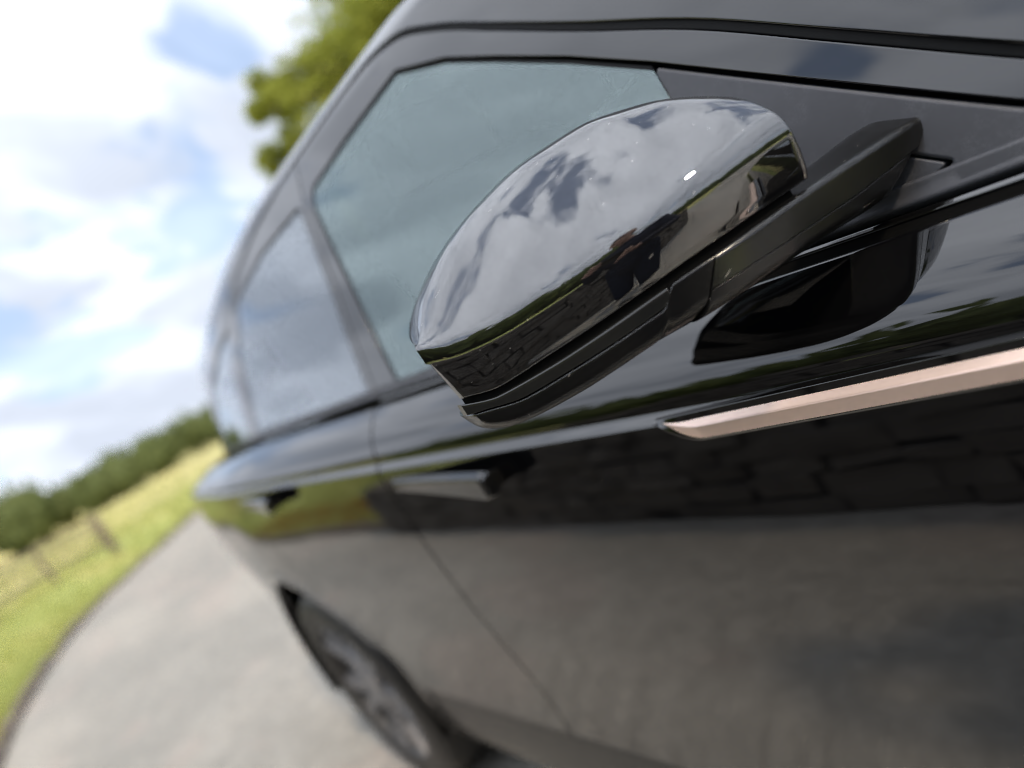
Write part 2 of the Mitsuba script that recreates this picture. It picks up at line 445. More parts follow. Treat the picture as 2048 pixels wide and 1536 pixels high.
xbelt = lambda y, z: xgl(y, np.maximum(z, ZB(y))) + np.clip(ZB(y) - z, 0, 1) * .9
part('car__front_door__belt_moulding', panel(belt_strip(-1.694, -.46, -.0045, .0115), xbelt, 'm_matte_trim', h=.006, edge=.003, proud=.004))
part('car__rear_door__belt_moulding', panel(belt_strip(-2.60, -1.697, -.0045, .0115), xbelt, 'm_matte_trim', h=.006, edge=.003, proud=.004))
part('car__front_door__door_lip', panel(belt_strip(-1.69, -.52, -.0105, -.0062), xbelt, 'm_gloss_trim', h=.004, edge=.0015, proud=-.001))

# body side above the doors: screen pillar, cant rail, rear pillar
ya = np.array([-1.40, -1.26, -1.116, -.99, -.863, -.747, -.653, -.50, -.35, -.22])
za = np.array([float(ZT(-1.40)), 1.522, 1.447, 1.374, 1.300, 1.226, 1.162, 1.085, 1.055, 1.047])
_ap = PC(ya, za)
top = [(y, float(ZT(y))) for y in np.linspace(-3.80, -1.41, 60)] + [(y, float(_ap(y))) for y in np.linspace(-1.40, -.22, 50)]
side = Polygon([(-3.80, 1.0), *top, (-.22, .95)]).difference(Polygon([*[(y, z + .0065) for y, z in gapline], (-.45, 1.0), (-.45, .8), (-2.672, .8), (-2.672, 1.30)]))
zq = Polygon([(y, float(ZB(y)) - .008) for y in np.linspace(-4, .5, 40)] + [(.5, 2), (-4, 2)])
side = side.intersection(zq).difference(win_q.buffer(.009))
part('car__body_side', panel(side, xgl, 'm_paint', h=.014), None, True)
part('car__quarter_window', panel(win_q, lambda y, z: xgl(y, z) - .004, 'm_glass_dark', edge=0), None, True)
part('car__quarter_window_seal', panel(win_q.buffer(.0085).difference(win_q.buffer(-.004)), xgl, 'm_rubber', h=.008, edge=.002, proud=-.002), None, True)
gl = LineString([(y, z + .0025) for y, z in gapline])
part('car__door_seal', panel(gl.buffer(.0040, cap_style=2), xgl, 'm_rubber', h=.006, edge=.0015, proud=-.005), None, True)
part('car__inner_side', panel(unary_union([frames, side.buffer(.03), belt_strip(-3.7, -.3, -.030, .012)]).buffer(.01).buffer(-.01).difference(unary_union([win_f, win_r, win_q]).buffer(-.004)), lambda y, z: xgl(y, z) - .02, 'm_dark', h=.03, edge=0), None, True)
for nm in ('front_door__window_frame', 'rear_door__window_frame', 'front_door__window_seal', 'rear_door__window_seal', 'front_door__window', 'rear_door__window', 'front_door__mirror_sail', 'front_door__belt_moulding', 'rear_door__belt_moulding'):
    d, p_ = nm.split('__')
    scene[f'car__{d}_001__{p_}'] = flip_x(scene[f'car__{nm}'])

# roof, screens, bonnet, ends
yy = np.linspace(-3.80, -1.40, 60)
ss = np.linspace(-1, 1, 41)
xt = np.array([float(xgl(y, ZT(y))) for y in yy])
P = np.array([[[x * s, y, float(ZT(y)) + .075 * (1 - abs(s) ** 3.2)] for s in ss] for x, y in zip(xt, yy)])
part('car__roof', grid_mesh(P, 'm_paint'))
te = np.linspace(-1.40, -.24, 30)
P = np.array([[[float(xgl(y, _ap(y))) * s, y + .16 * (1 - s * s) * (.35 + .65 * (y + 1.4) / 1.16) + .004, float(_ap(y)) + .075 * (1 - abs(s) ** 3.2) * (1 - (y + 1.4) / 1.16) ** .7 + .0] for s in ss] for y in te])
part('car__windscreen', grid_mesh(P, 'm_glass_dark'))
yb = np.linspace(-.24, .80, 40)
P = np.array([[[(float(XBELT(y)) + .0) * s, y + .12 * (1 - s * s) * (.1 + .9 * (y + .24) / 1.04), float(ZB(y)) - .011 + .05 * (1 - s ** 4) * min(1, (1.0 - y) * 2) - .10 * max(0, (y - .45)) ** 1.5] for s in ss] for y in yb])
part('car__bonnet', grid_mesh(P, 'm_paint'))
zf = np.linspace(.22, float(ZB(.80)) - .012, 20)
P = np.array([[[float(xbody(.84, z)) * s, .845 + .12 * (1 - s * s) - .1 * max(0, z - .8), z] for s in ss] for z in zf])
part('car__front_bumper', grid_mesh(P, 'm_paint'))
g = trimesh.creation.box([1.0, .03, .22])
g.apply_translation([0, .955, .62])
part('car__grille', mikit.ply(g, 'm_satin'))
for s in (-1, 1):
    g = trimesh.creation.box([.34, .06, .09])
    g.apply_transform(trimesh.transformations.rotation_matrix(-s * .42, [0, 0, 1]))
    g.apply_translation([s * .60, .88, .84])
    part('car__headlamp', mikit.ply(g, 'm_headlamp'))
    g = trimesh.creation.box([.36, .05, .10])
    g.apply_transform(trimesh.transformations.rotation_matrix(s * .30, [0, 0, 1]))
    g.apply_translation([s * .56, -3.935, .98])
    part('car__rear_lamp', mikit.ply(g, 'm_red'))
zr = np.linspace(.26, float(ZB(-3.9)) - .012, 20)
P = np.array([[[float(xbody(-3.92, z)) * s, -3.92 - .06 * (1 - s * s), z] for s in ss] for z in zr])
part('car__tailgate', grid_mesh(P, 'm_paint'))
zr = np.linspace(float(ZB(-3.9)) - .012, float(ZT(-3.8)), 12)
P = np.array([[[(float(xbody(-3.92, zr[0])) * (1 - i / 11) + xt[0] * i / 11) * s, -3.92 + .12 * i / 11 - .06 * (1 - s * s) * (1 - i / 11), z + .075 * (1 - abs(s) ** 3.2) * i / 11] for s in ss] for i, z in enumerate(zr)])
part('car__rear_window', grid_mesh(P, 'm_glass_dark'))
# cabin
g = trimesh.creation.box([1.62, 3.0, .55])
g.apply_translation([0, -1.85, .70])
part('car__cabin_floor', mikit.ply(g, 'm_cabin'))
g = trimesh.creation.box([1.5, .5, .16])
g.apply_translation([0, -.55, .98])
part('car__dashboard', mikit.ply(g, 'm_cabin'))
for sx in (-.38, .38):
    for yb_, nm in ((-1.62, 'seat'), (-2.45, 'seat')):
        bb = m3.Manifold.batch_hull([m3.Manifold.sphere(.06, 16).translate((sx + a * .2, yb_ + b * .05 - c * .16, .95 + c * .36)) for a in (-1, 1) for b in (-1, 1) for c in (0, 1)])
        hr = m3.Manifold.batch_hull([m3.Manifold.sphere(.045, 16).translate((sx + a * .09, yb_ - .2 + b * .02, 1.40 + c * .10)) for a in (-1, 1) for b in (-1, 1) for c in (0, 1)])
        kk = part('car__' + nm, mikit.ply(bb, 'm_seat', smooth=40))
        scene[kk + '__headrest'] = mikit.ply(hr, 'm_seat', smooth=40)

# ------------------------------------------------------------------ copper blade and door handles
yb = np.concatenate([np.linspace(-1.000, -.95, 18), np.linspace(-.93, -.32, 50)])
secs = []
for y in yb:
    x0 = float(XC(y)) - .008
    q = np.clip((y + 1.0) / .05, 0, 1)
    zt_ = .9565 + .006 * np.clip(-y - .7, -.4, .3)
    full = .0225
    dz = max(.0006, full * math.sin(q * math.pi / 2) ** .9)
    zb_ = zt_ - dz
    zm = zt_ - .42 * dz
    b = .5 + .5 * q
    secs.append([[x, y, z] for x, z in roundpoly([(x0, zt_), (x0 + .0150 * b, zm), (x0 + .0135 * b, zb_), (x0, zb_ - .0004)], [.001, .0016, .0012, .0005], 3)])
part('car__vent_blade', loft(secs, 'm_copper', smooth=25), 'burnished copper coloured trim blade on the door')
put('car__vent_blade', flip_x(scene['car__vent_blade']))
yb = np.concatenate([np.linspace(-1.004, -.954, 16), np.linspace(-.93, -.32, 40)])
secs = []
for y in yb:
    q = np.clip((y + 1.004) / .05, 0, 1)
    zt_ = .9565 + .006 * np.clip(-y - .7, -.4, .3)
    x0 = float(XC(y)) - .010
    zb_ = zt_ - .0012 - .0245 * math.sin(q * math.pi / 2) ** .9
    secs.append([[x, y, z] for x, z in roundpoly([(x0, zt_ + .002), (x0 + .0085, zt_ + .0015), (x0 + .0125, zb_ + .001), (x0 + .0105, zb_ - .0016), (x0, zb_ - .002)], [.001] * 5, 2)])
part('car__vent_blade_surround', loft(secs, 'm_gloss_trim', smooth=30), None, True)


def handle(door, y0, y1, zt0):
    """A pull-out handle: a bar that swings out most at its front end."""
    secs = []
    for t in np.linspace(0, 1, 30):
        y = y0 + (y1 - y0) * t
        xs_ = float(xbody(y, zt0 - .02))
        o = .007 + .034 * t ** 1.15
        zt_ = zt0 - .006 * t
        hgt = .022 + .016 * t
        e = 1.0 if t < .97 else .93
        secs.append([[x, y, z] for x, z in roundpoly([(xs_ + o - .014, zt_), (xs_ + o, zt_ - .004 * e), (xs_ + o, zt_ - hgt * e), (xs_ + o - .014, zt_ - hgt)], [.003, .004, .004, .003], 3)])
    scene[f'car__{door}__handle'] = loft(secs, 'm_black_gloss', smooth=30)
    cap = [[[x, y1 + .014 * q, zt0 - .025 + (z - zt0 + .025) * (1 - .25 * q * q)] for x, y, z in secs[-1]] for q in (.02, .4, .8, 1)]
    scene[f'car__{door}__handle_cap'] = loft(cap, 'm_satin', smooth=30)
    ym = y1 - .02
    st = trimesh.creation.box([.045, .018, .02])
    st.apply_translation([float(xbody(ym, zt0 - .03)) + .008, ym, zt0 - .030])
    scene[f'car__{door}__handle_stem'] = mikit.ply(st, 'm_dark')
    for nm in ('handle', 'handle_cap', 'handle_stem'):
        scene[f'car__{door}_001__{nm}'] = flip_x(scene[f'car__{door}__{nm}'])


handle('front_door', -1.615, -1.295, .966)
handle('rear_door', -2.565, -2.245, 1.006)

# ------------------------------------------------------------------ the wing mirror
YF = curve((.84, -.709), (.857, -.7165), (.90, -.736), (.94, -.7545), (.98, -.7735), (1.01, -.790), (1.05, -.8215), (1.08, -.853), (1.10, -.880), (1.13, -.931), (1.15, -.983), (1.157, -1.015))
KO = curve((.85, .02), (.93, .04), (.955, .065), (.99, .10), (1.04, .125), (1.08, .12), (1.11, .098), (1.128, .062), (1.138, .028), (1.1440, .0015), (1.157, .0012))
D0 = np.array([-.22, -.975])
ZG = curve((1.15, 1.098), (1.1403, 1.0926), (1.1268, 1.0872), (1.1032, 1.0900), (1.0782, 1.0928), (1.0508, 1.0958), (1.0206, 1.0986), (.9863, 1.1000), (.9484, 1.1007), (.93, 1.1008))
ZR = curve((1.15, 1.143), (1.1459, 1.1403), (1.1334, 1.1335), (1.1126, 1.1290), (1.0886, 1.1302), (1.0619, 1.1333), (1.0331, 1.1366), (.9998, 1.1405), (.9699, 1.1432), (.9446, 1.1447), (.93, 1.1450))
ZK = curve((1.146, 1.1415), (1.140, 1.1460), (1.114, 1.1757), (1.0862, 1.1985), (1.0643, 1.2092), (1.0251, 1.2187), (1.0012, 1.2179), (.9713, 1.2068), (.9515, 1.1911), (.9352, 1.1701), (.9182, 1.147))


def mirror_point(x, a, z):
    return np.array([x + a * D0[0], float(YF(x)) + a * D0[1], z])


def shell_section(s, inset=0.0):
    """One closed section of the shell at the fraction s from the inner end (0) to the tip (1)."""
    xi = .9440
    xe = {'g': 1.1400, 'r': 1.1455, 'k': 1.1440}
    xg, xr, xk = (xi + (xe[k] - xi) * s for k in 'grk')
    zg, zr_, zk = float(ZG(xg)), float(ZR(xr)), float(ZK(xk))
    ko = float(KO(xk))
    zk = max(zk, zr_ + .003)
    c = np.array([ko * .5, (zg + zk) / 2])
    G, R_, K = np.array([0, zg]), np.array([-.0062, zr_]), np.array([ko, zk])
    pts = []
    # underside: comes from the back to the front edge, small radius
    pts += [(np.array([ko * .9, zg + .002]), xg), (np.array([ko * .5, zg + .001]), xg), (np.array([.010, zg]), xg)]
    for t in np.linspace(0, 1, 5):
        q = (1 - t) ** 2 * np.array([.0035, zg - .0002]) + 2 * t * (1 - t) * np.array([-.0002, zg]) + t * t * np.array([0, zg + .003])
        pts.append((q, xg))
    r = min(.014, .3 * (zr_ - zg))
    for t in np.linspace(.08, 1, 10):
        z = zg + .003 + (zr_ - r - zg - .003) * t
        w = (z - zg) / (zr_ - zg)
        pts.append((np.array([-.0062 * w - .0022 * math.sin(math.pi * w), z]), xg + (xr - xg) * w))
    # the ridge, then the crown
    start = np.array([-.0062 * (1 - r / (zr_ - zg)) - .0022 * math.sin(math.pi * (1 - r / (zr_ - zg))), zr_ - r])
    up = np.array([ko * .46, zr_ + (zk - zr_) * .98])
    dirk = (up - R_) / np.linalg.norm(up - R_)
    rr = min(.010, .3 * np.linalg.norm(up - R_))
    ridge_end = R_ + dirk * rr
    for t in np.linspace(0, 1, 14)[1:]:
        q = (1 - t) ** 2 * start + 2 * t * (1 - t) * R_ + t * t * ridge_end
        pts.append((q, xr))
    for t in np.linspace(0, 1, 26)[1:]:
        q = (1 - t) ** 2 * ridge_end + 2 * t * (1 - t) * up + t * t * K
        pts.append((q, xr + (xk - xr) * t))
    for t in np.linspace(0, 1, 8)[1:]:
        q = np.array([ko + .090 * min(1, ko / .1) * t, zk - .014 * t * t * min(1, (zk - zr_) / .05)])
        pts.append((q, xk))
    pts.append((np.array([ko + .090 * min(1, ko / .1), zg + .006]), xg))
    P = np.array([mirror_point(x, q[0], q[1]) for q, x in pts])
    if inset:
        ctr = P.mean(0)
        L = np.linalg.norm(P - ctr, axis=1, keepdims=True)
        P = ctr + (P - ctr) * (1 - inset / np.maximum(L, .02))
    return P


secs = []
P0, P1 = shell_section(0), shell_section(.02)
tin = (P0 - P1).mean(0)
tin /= np.linalg.norm(tin)
for th in np.linspace(math.pi / 2, 0, 8)[:-1]:
    r = .004
    secs.append(shell_section(0, r * (1 - math.cos(th))) + tin * r * math.sin(th))
for s in np.concatenate([np.linspace(0, .9, 70), 1 - .1 * np.linspace(1, 0, 22)[1:] ** 1.6]):
    secs.append(shell_section(s))
scene['car__wing_mirror__shell'] = loft(secs, 'm_shell', smooth=50)
labels['car__wing_mirror__shell'] = {'label': 'gloss black painted mirror shell reflecting clouds'}
# dark core that fills the joint under the shell
secs = []
for s in np.linspace(0.01, .992, 40):
    x = .950 + (1.1375 - .950) * s
    zg = float(ZG(x))
    ko = float(KO(x))
    secs.append([mirror_point(x, a, z) for a, z in roundpoly([(.0055, zg - .016), (.0055, zg + .02), (ko, zg + .03), (ko, zg - .016)], [.002] * 4, 2)])
scene['car__wing_mirror__core'] = loft(secs, 'm_dark', smooth=30)
ZE = curve((1.145, 1.0915), (1.1407, 1.0880), (1.1282, 1.0824), (1.1056, 1.0834), (1.081, 1.0862), (1.0532, 1.0896), (1.0234, 1.0920), (1.0144, 1.0923), (.9904, 1.0932), (.9512, 1.0950), (.912, 1.0956), (.8721, 1.0952), (.8582, 1.0945), (.845, 1.0942))
ZLO = curve((1.1408, 1.0810), (1.1403, 1.0770), (1.139, 1.0672), (1.1351, 1.0599), (1.1265, 1.0545), (1.1157, 1.0533), (1.0928, 1.0538), (1.0668, 1.0562), (1.038, 1.0585), (1.0085, 1.0580), (.9755, 1.0584), (.9519, 1.0592), (.9089, 1.0580), (.8998, 1.0582), (.8873, 1.0641), (.8731, 1.0740), (.8644, 1.0812), (.8554, 1.0905))
ZI = curve((1.145, 1.0800), (1.1369, 1.0775), (1.1206, 1.0725), (1.097, 1.0742), (1.0716, 1.0766), (1.0553, 1.0785), (1.0, 1.082))
SHEAR = .60


def split_point(x, a, z, xs, keep):
    """mirror_point with the joint between case and arm leaning outwards towards the bottom."""
    return mirror_point(x + SHEAR * (1.0916 - z) * np.clip(1 - abs(x - xs) / keep, 0, 1), a, z)


# lower case, with a step for the indicator strip
secs = []
XI = 1.0445
for x in np.concatenate([np.linspace(1.1400, 1.128, 16), np.linspace(1.126, 1.0162, 56)]):
    zt_ = float(ZE(x)) if x < XI else float(ZI(x)) - .0006
    if XI - .003 < x < XI:
        w = (x - XI + .003) / .003
        zt_ = float(ZE(x)) * (1 - w) + (float(ZI(x)) - .0006) * w
    zl = min(float(ZLO(x)), zt_ - .003)
    ko = max(.02, float(KO(x)) + .082 * min(1, float(KO(x)) / .1))
    h_ = zt_ - zl
    secs.append([split_point(x, a, z, 1.0162, .10) for a, z in roundpoly([(-.0018, zt_), (-.0008, zl + .25 * h_), (.016, zl), (ko * .62, zl + .003), (ko, zt_)], [.0028, .006, .012, .030, .002], 5)])
scene['car__wing_mirror__lower_case'] = loft(secs, 'm_satin', smooth=28)
labels['car__wing_mirror__lower_case'] = {'label': 'satin black underside of the mirror housing'}
secs = []
for x in np.concatenate([np.linspace(1.1425, 1.134, 10), np.linspace(1.132, 1.054, 40), np.linspace(1.053, XI - .0002, 12)]):
    zt_, zl = float(ZE(x)) - .0002, float(ZI(x)) + .0005
    if x < 1.053:
        q = (1.053 - x) / (1.0532 - XI)
        zl = zl + (zt_ - .002 - zl) * (1 - math.sqrt(max(0, 1 - q * q)))
    secs.append([mirror_point(x, a, z) for a, z in roundpoly([(-.0018, zt_), (-.0016, zl), (.008, zl), (.008, zt_)], [.0024, .0008, .001, .001], 4)])
scene['car__wing_mirror__indicator'] = loft(secs, 'm_amber', smooth=28)
labels['car__wing_mirror__indicator'] = {'label': 'dark smoked indicator strip along the mirror edge'}


# the arm: one casting in two halves that meet along a fine seam
def arm_sections(xs_, lower):
    out = []
    for x in xs_:
        zt_, zl = float(ZE(x)) + .0008, float(ZLO(x))
        seam = 1.0735 + .004 * np.clip((.92 - x) / .05, 0, 1)
        th = .050
        at = .006 + .026 * np.clip((1.0150 - x) / .06, 0, 1)
        bump = .0040 * np.clip((1.0150 - x) / .03, 0, 1) + .0075 * np.clip((.945 - x) / .07, 0, 1)
        if lower:
            zl = min(zl, seam - .002)
            pts = roundpoly([(-.0015, seam - .0003), (-.0005, zl + .003), (.012, zl), (th, zl + .004), (th, seam - .0003)], [.0004, .006, .008, .006, .001], 5)
        else:
            sm = max(seam, zl - .0005)
            pts = roundpoly([(-.0016, sm + .0003), (-.0012, zt_ - .001), (at, zt_ + bump), (th, zt_ + bump * .5), (th, sm + .0003)], [.0004, .0042, .010, .010, .001], 6)
        out.append([split_point(x, a, z, 1.0148, .08) for a, z in pts])
    return out


xa = np.concatenate([np.linspace(1.0148, .885, 50), np.linspace(.883, .8565, 24)])
scene['car__wing_mirror__arm'] = loft(arm_sections(xa, False), 'm_satin', smooth=30)
scene['car__wing_mirror__arm_underside'] = loft(arm_sections(xa[xa > .8720], True), 'm_satin', smooth=30)
# mirror glass at the back
ring = []
for s in np.linspace(.05, .97, 30):
    P = shell_section(s)
    ring.append((P[-1], P[-2]))
lo_, hi_ = np.array([a for a, b in ring]), np.array([b for a, b in ring])
back = np.array([D0[0], D0[1], 0]) * .0015
pg = np.stack([lo_ * .94 + hi_ * .06 + back, lo_ * .06 + hi_ * .94 + back], 1)
scene['car__wing_mirror__glass'] = grid_mesh(pg, 'm_mirror')
for k in [k for k in scene if k.startswith('car__wing_mirror__')]:
    scene[k.replace('wing_mirror', 'wing_mirror_001')] = flip_x(scene[k])

# ------------------------------------------------------------------ the lane, its verges, the fields
edge = [(2.45, 60), (2.44, 20), (2.42, 2), (2.40, -5), (2.38, -8.5), (2.24, -9.3), (2.03, -10.7), (1.74, -12.6), (1.08, -15.1), (.30, -16.7), (-1.0, -18.9), (-2.8, -22.9), (-5.2, -27), (-9, -32), (-16, -38), (-30, -44)]
GZ0 = -.082                      # level of the lane; z = 0 is the datum of the car's drawing
edge = [(x, y) if y > -5 else (CAM[0] + (x - CAM[0]) * 1.065, CAM[1] + (y - CAM[1]) * 1.065) for x, y in edge]
right_edge = LineString(edge)
before_world = set(scene)
ea = np.array([[p.x, p.y] for p in (right_edge.interpolate(i, normalized=True) for i in np.linspace(0, 1, 120))])
from scipy.ndimage import gaussian_filter1d
ea = np.c_[gaussian_filter1d(ea[:, 0], 1.5, mode='nearest'), gaussian_filter1d(ea[:, 1], 1.5, mode='nearest')]
left_edge = LineString(ea).offset_curve(-4.3)
la = np.array(left_edge.coords)
if np.linalg.norm(la[0] - ea[0]) > np.linalg.norm(la[-1] - ea[0]):
    la = la[::-1]
lane = Polygon([*ea, *la[::-1]]).buffer(0)
junction = Polygon([(2.0, 4.2), (40, 6.0), (40, 10.2), (2.0, 9.4)]).union(Point(3.4, 3.1).buffer(.01))
corner = Polygon([(2.2, 2.4), (4.2, 4.4), (2.2, 4.6)]).difference(Point(4.25, 2.4).buffer(1.83))
road_poly = unary_union([lane, junction, corner]).buffer(.05).buffer(-.05)
road_poly = max(getattr(road_poly, 'geoms', [road_poly]), key=lambda q: q.area)
prng = np.random.default_rng(3)


def axis(lo, hi, fine_lo, fine_hi, step, grow=1.18):
    a = list(np.arange(fine_lo, fine_hi, step))
    s, x = step, fine_hi
    while x < hi:
        a.append(x)
        s *= grow
        x += s
    s, x = step, fine_lo
    while x > lo:
        s *= grow
        x -= s
        a.append(x)
    return np.array(sorted(a))


gx, gy_ = axis(-500, 500, -5, 6, .16), axis(-500, 500, -26, 9, .20)
XX, YY = np.meshgrid(gx, gy_, indexing='ij')
pts = shapely.points(XX.ravel(), YY.ravel())
sd = shapely.distance(road_poly, pts).reshape(XX.shape)


def ss_(a, b, x):
    t = np.clip((x - a) / (b - a), 0, 1)
    return t * t * (3 - 2 * t)


def wall_top(y):
    return .55 + .62 * ss_(-4.4, -1.2, y)


def height(x, y, s):
    wallz = ss_(-6.3, -5.7, y) * (1 - ss_(4.2, 4.4, y)) * (x > 2)
    east = ss_(-.2, .6, x + np.where(y < -8.5, (-8.5 - y) * .75, 0) - 1.6)
    bank = .42 * ss_(.03, 2.2, s) + np.minimum(.056 * np.maximum(s - 1.2, 0), 5)
    wall = (wall_top(y) - .04) * ss_(.14, .30, s) + np.minimum(.035 * np.maximum(s - .3, 0), 5)
    west = .14 * ss_(.05, 1.0, s) + np.minimum(.02 * np.maximum(s - 1, 0), 5)
    h = np.where(wallz > 0, bank * (1 - wallz) + wall * wallz, bank)
    h = h * east + west * (1 - east)
    return np.where(s <= .0, -.05, h - .05 * (1 - ss_(0, .05, s)))


ZZ = height(XX, YY, sd)
bump = (meshkit.fbm(np.stack([XX * 1.6, YY * 1.6, 0 * XX], -1), 3, 4) - .5) * .10 * ss_(.1, .8, sd)
ZZ = ZZ + bump
soil = 1 - ss_(.05, .28, sd + (meshkit.noise(np.stack([XX * 3, YY * 3, 0 * XX], -1), 8) - .5) * .25)
dry = np.maximum(ss_(.42, .60, meshkit.fbm(np.stack([XX * .07, YY * .07, 0 * XX], -1), 3, 9)) * ss_(3, 9, sd), .8 * ss_(.50, .66, meshkit.fbm(np.stack([XX * .55, YY * .55, 0 * XX], -1), 3, 19)) * ss_(.3, 1.2, sd))
green = np.array([.46, .43, .20])
lush = np.array([.40, .44, .16])
straw = np.array([.50, .445, .19])
brown = np.array([.26, .215, .175])
C0 = green * (1 - ss_(.5, 4, sd))[..., None] * 0 + lush * (1 - ss_(1, 5, sd))[..., None] + green * ss_(1, 5, sd)[..., None]
C0 = C0 * (1 - dry[..., None]) + straw * dry[..., None]
C0 = C0 * (.66 + .68 * meshkit.fbm(np.stack([XX * 1.8, YY * 1.8, 0 * XX], -1), 3, 14)[..., None])
C0 = C0 * (1 - soil[..., None]) + brown * soil[..., None]
scene['m_field'] = two({'type': 'diffuse', 'reflectance': {'type': 'mesh_attribute', 'name': 'vertex_color'}})
a_, b_ = XX.shape
i, j = np.meshgrid(np.arange(a_ - 1), np.arange(b_ - 1), indexing='ij')
k = (i * b_ + j).ravel()
F_ = np.vstack([np.c_[k, k + b_, k + b_ + 1], np.c_[k, k + b_ + 1, k + 1]])
put('field', mikit.ply((np.stack([XX, YY, ZZ], -1).reshape(-1, 3), F_), 'm_field', smooth=True, color=C0.reshape(-1, 3)), 'rough yellow green grass field rising from the lane to the hedge', None, None, 'structure')


def asphalt(p, n, uv):
    big = mikit.fbm(p.x * .9, p.y * .5, 0.0, 4)
    fine = mikit.fbm(p.x * 14, p.y * 14, 1.0, 3)
    chip = mikit.noise(p.x * 45, p.y * 45, 4.0)
    c = mikit.mix((.295, .287, .262), (.370, .352, .315), mikit.smoothstep(.3, .7, big))
    c = c * (.72 + .34 * fine + .22 * chip)
    patch = mikit.smoothstep(.56, .66, mikit.fbm(p.x * 2.2 + 7, p.y * 1.3, 2.0, 3))
    return mikit.mix(c, mi.Color3f(.37, .328, .295) * (.8 + .4 * fine), patch * .45)


scene['m_road'] = two({'type': 'bumpmap', 'scale': 1.0, 'tex': mikit.proc(lambda p, n, uv: .002 * mikit.noise(p.x * 110, p.y * 110), 1.5e-3), 'bsdf': {'type': 'diffuse', 'reflectance': mikit.proc(asphalt)}})
rp = max(getattr(road_poly, 'geoms', [road_poly]), key=lambda q: q.area).simplify(.01)
ring = dense(rp.exterior, .8)
gxx, gyy = np.meshgrid(np.arange(-40, 41, 1.0), np.arange(-50, 61, 1.0))
inn_ = np.c_[gxx.ravel(), gyy.ravel()]
inn_ = inn_[shapely.contains_xy(rp.buffer(-.3), inn_[:, 0], inn_[:, 1])]
P2 = np.vstack([ring, inn_])
tri = Delaunay(P2).simplices
tri = tri[shapely.contains_xy(rp, *P2[tri].mean(1).T)]
put('road', mikit.ply((np.c_[P2, np.zeros(len(P2))], tri), 'm_road'), 'pale worn asphalt country lane', None, None, 'structure')


def ground_at(x, y):
    x, y = np.asarray(x, float), np.asarray(y, float)
    s = shapely.distance(road_poly, shapely.points(x, y))
    return height(x, y, s), s


# kerb stones along the visible edge of the lane
scene['m_kerb'] = two({'type': 'diffuse', 'reflectance': mikit.proc(lambda p, n, uv: mikit.mix((.14, .12, .10), (.25, .215, .185), mikit.fbm(p.x * 6, p.y * 6, p.z * 6, 4)))})
er = LineString(ea)
y_start = er.project(Point(2.38, -5.0))
s_ = y_start
count = 0
while s_ < er.length - 6 and count < 60:
    L_ = .55 + .3 * prng.random()
    a = er.interpolate(s_)
    b = er.interpolate(s_ + L_)
    if b.y > -30:
        c = np.array([(a.x + b.x) / 2, (a.y + b.y) / 2])
        ang = math.atan2(b.y - a.y, b.x - a.x)
        g = trimesh.creation.box([L_ * .96, .13, .16])
        g = trimesh.Trimesh(g.vertices + prng.normal(0, .008, g.vertices.shape), g.faces)
        g.apply_transform(trimesh.transformations.rotation_matrix(ang + prng.normal(0, .02), [0, 0, 1]))
        nrm = np.array([math.sin(ang), -math.cos(ang)])
        if nrm @ (np.array([6, -6]) - c) < 0 and c[1] > -14:
            nrm = -nrm
        sgn = 1 if shapely.contains_xy(road_poly, *(c - nrm * .2)) else -1
        g.apply_translation([c[0] + sgn * nrm[0] * .075, c[1] + sgn * nrm[1] * .075, -.005 + prng.normal(0, .012)])
        put('road__kerb_stone', mikit.ply(g, 'm_kerb'))
        count += 1
    s_ += L_


# ------------------------------------------------------------------ plants
def leaf_quads(c, size, up=.0, r=None):
    r = r or rng
    n = len(c)
    d = r.normal(size=(n, 3))
    d /= np.linalg.norm(d, axis=1, keepdims=True)
    e = np.cross(d, r.normal(size=(n, 3)))
    e /= np.linalg.norm(e, axis=1, keepdims=True)
    s = (size * (.6 + .8 * r.random(n)))[:, None]
    v = np.stack([c - d * s, c + e * s * .45, c + d * s, c - e * s * .45], 1).reshape(-1, 3)
    k = np.arange(n) * 4
    return v, np.vstack([np.c_[k, k + 1, k + 2], np.c_[k, k + 2, k + 3]])


def leafmat(a, b, t, scale):
    def fn(p, n, uv):
        return mikit.mix(a, b, mikit.fbm(p.x * scale, p.y * scale, p.z * scale, 3))
    return {'type': 'principledthin', 'base_color': mikit.proc(fn), 'roughness': .6, 'diff_trans': t, 'spec_trans': 0.0, 'eta': 1.3}


scene['m_leaf'] = leafmat((.27, .31, .055), (.47, .49, .11), 1.2, 2.2)
scene['m_hedge'] = leafmat((.125, .16, .062), (.205, .24, .10), .8, .35)
scene['m_grass'] = leafmat((.38, .44, .14), (.54, .53, .21), 1.0, 1.4)
scene['m_weed'] = leafmat((.36, .20, .035), (.42, .28, .08), .9, 4.0)
scene['m_bark'] = two({'type': 'diffuse', 'reflectance': mikit.proc(lambda p, n, uv: mikit.mix((.06, .05, .04), (.14, .12, .10), mikit.fbm(p.x * 9, p.y * 9, p.z * 2.5, 4)))})

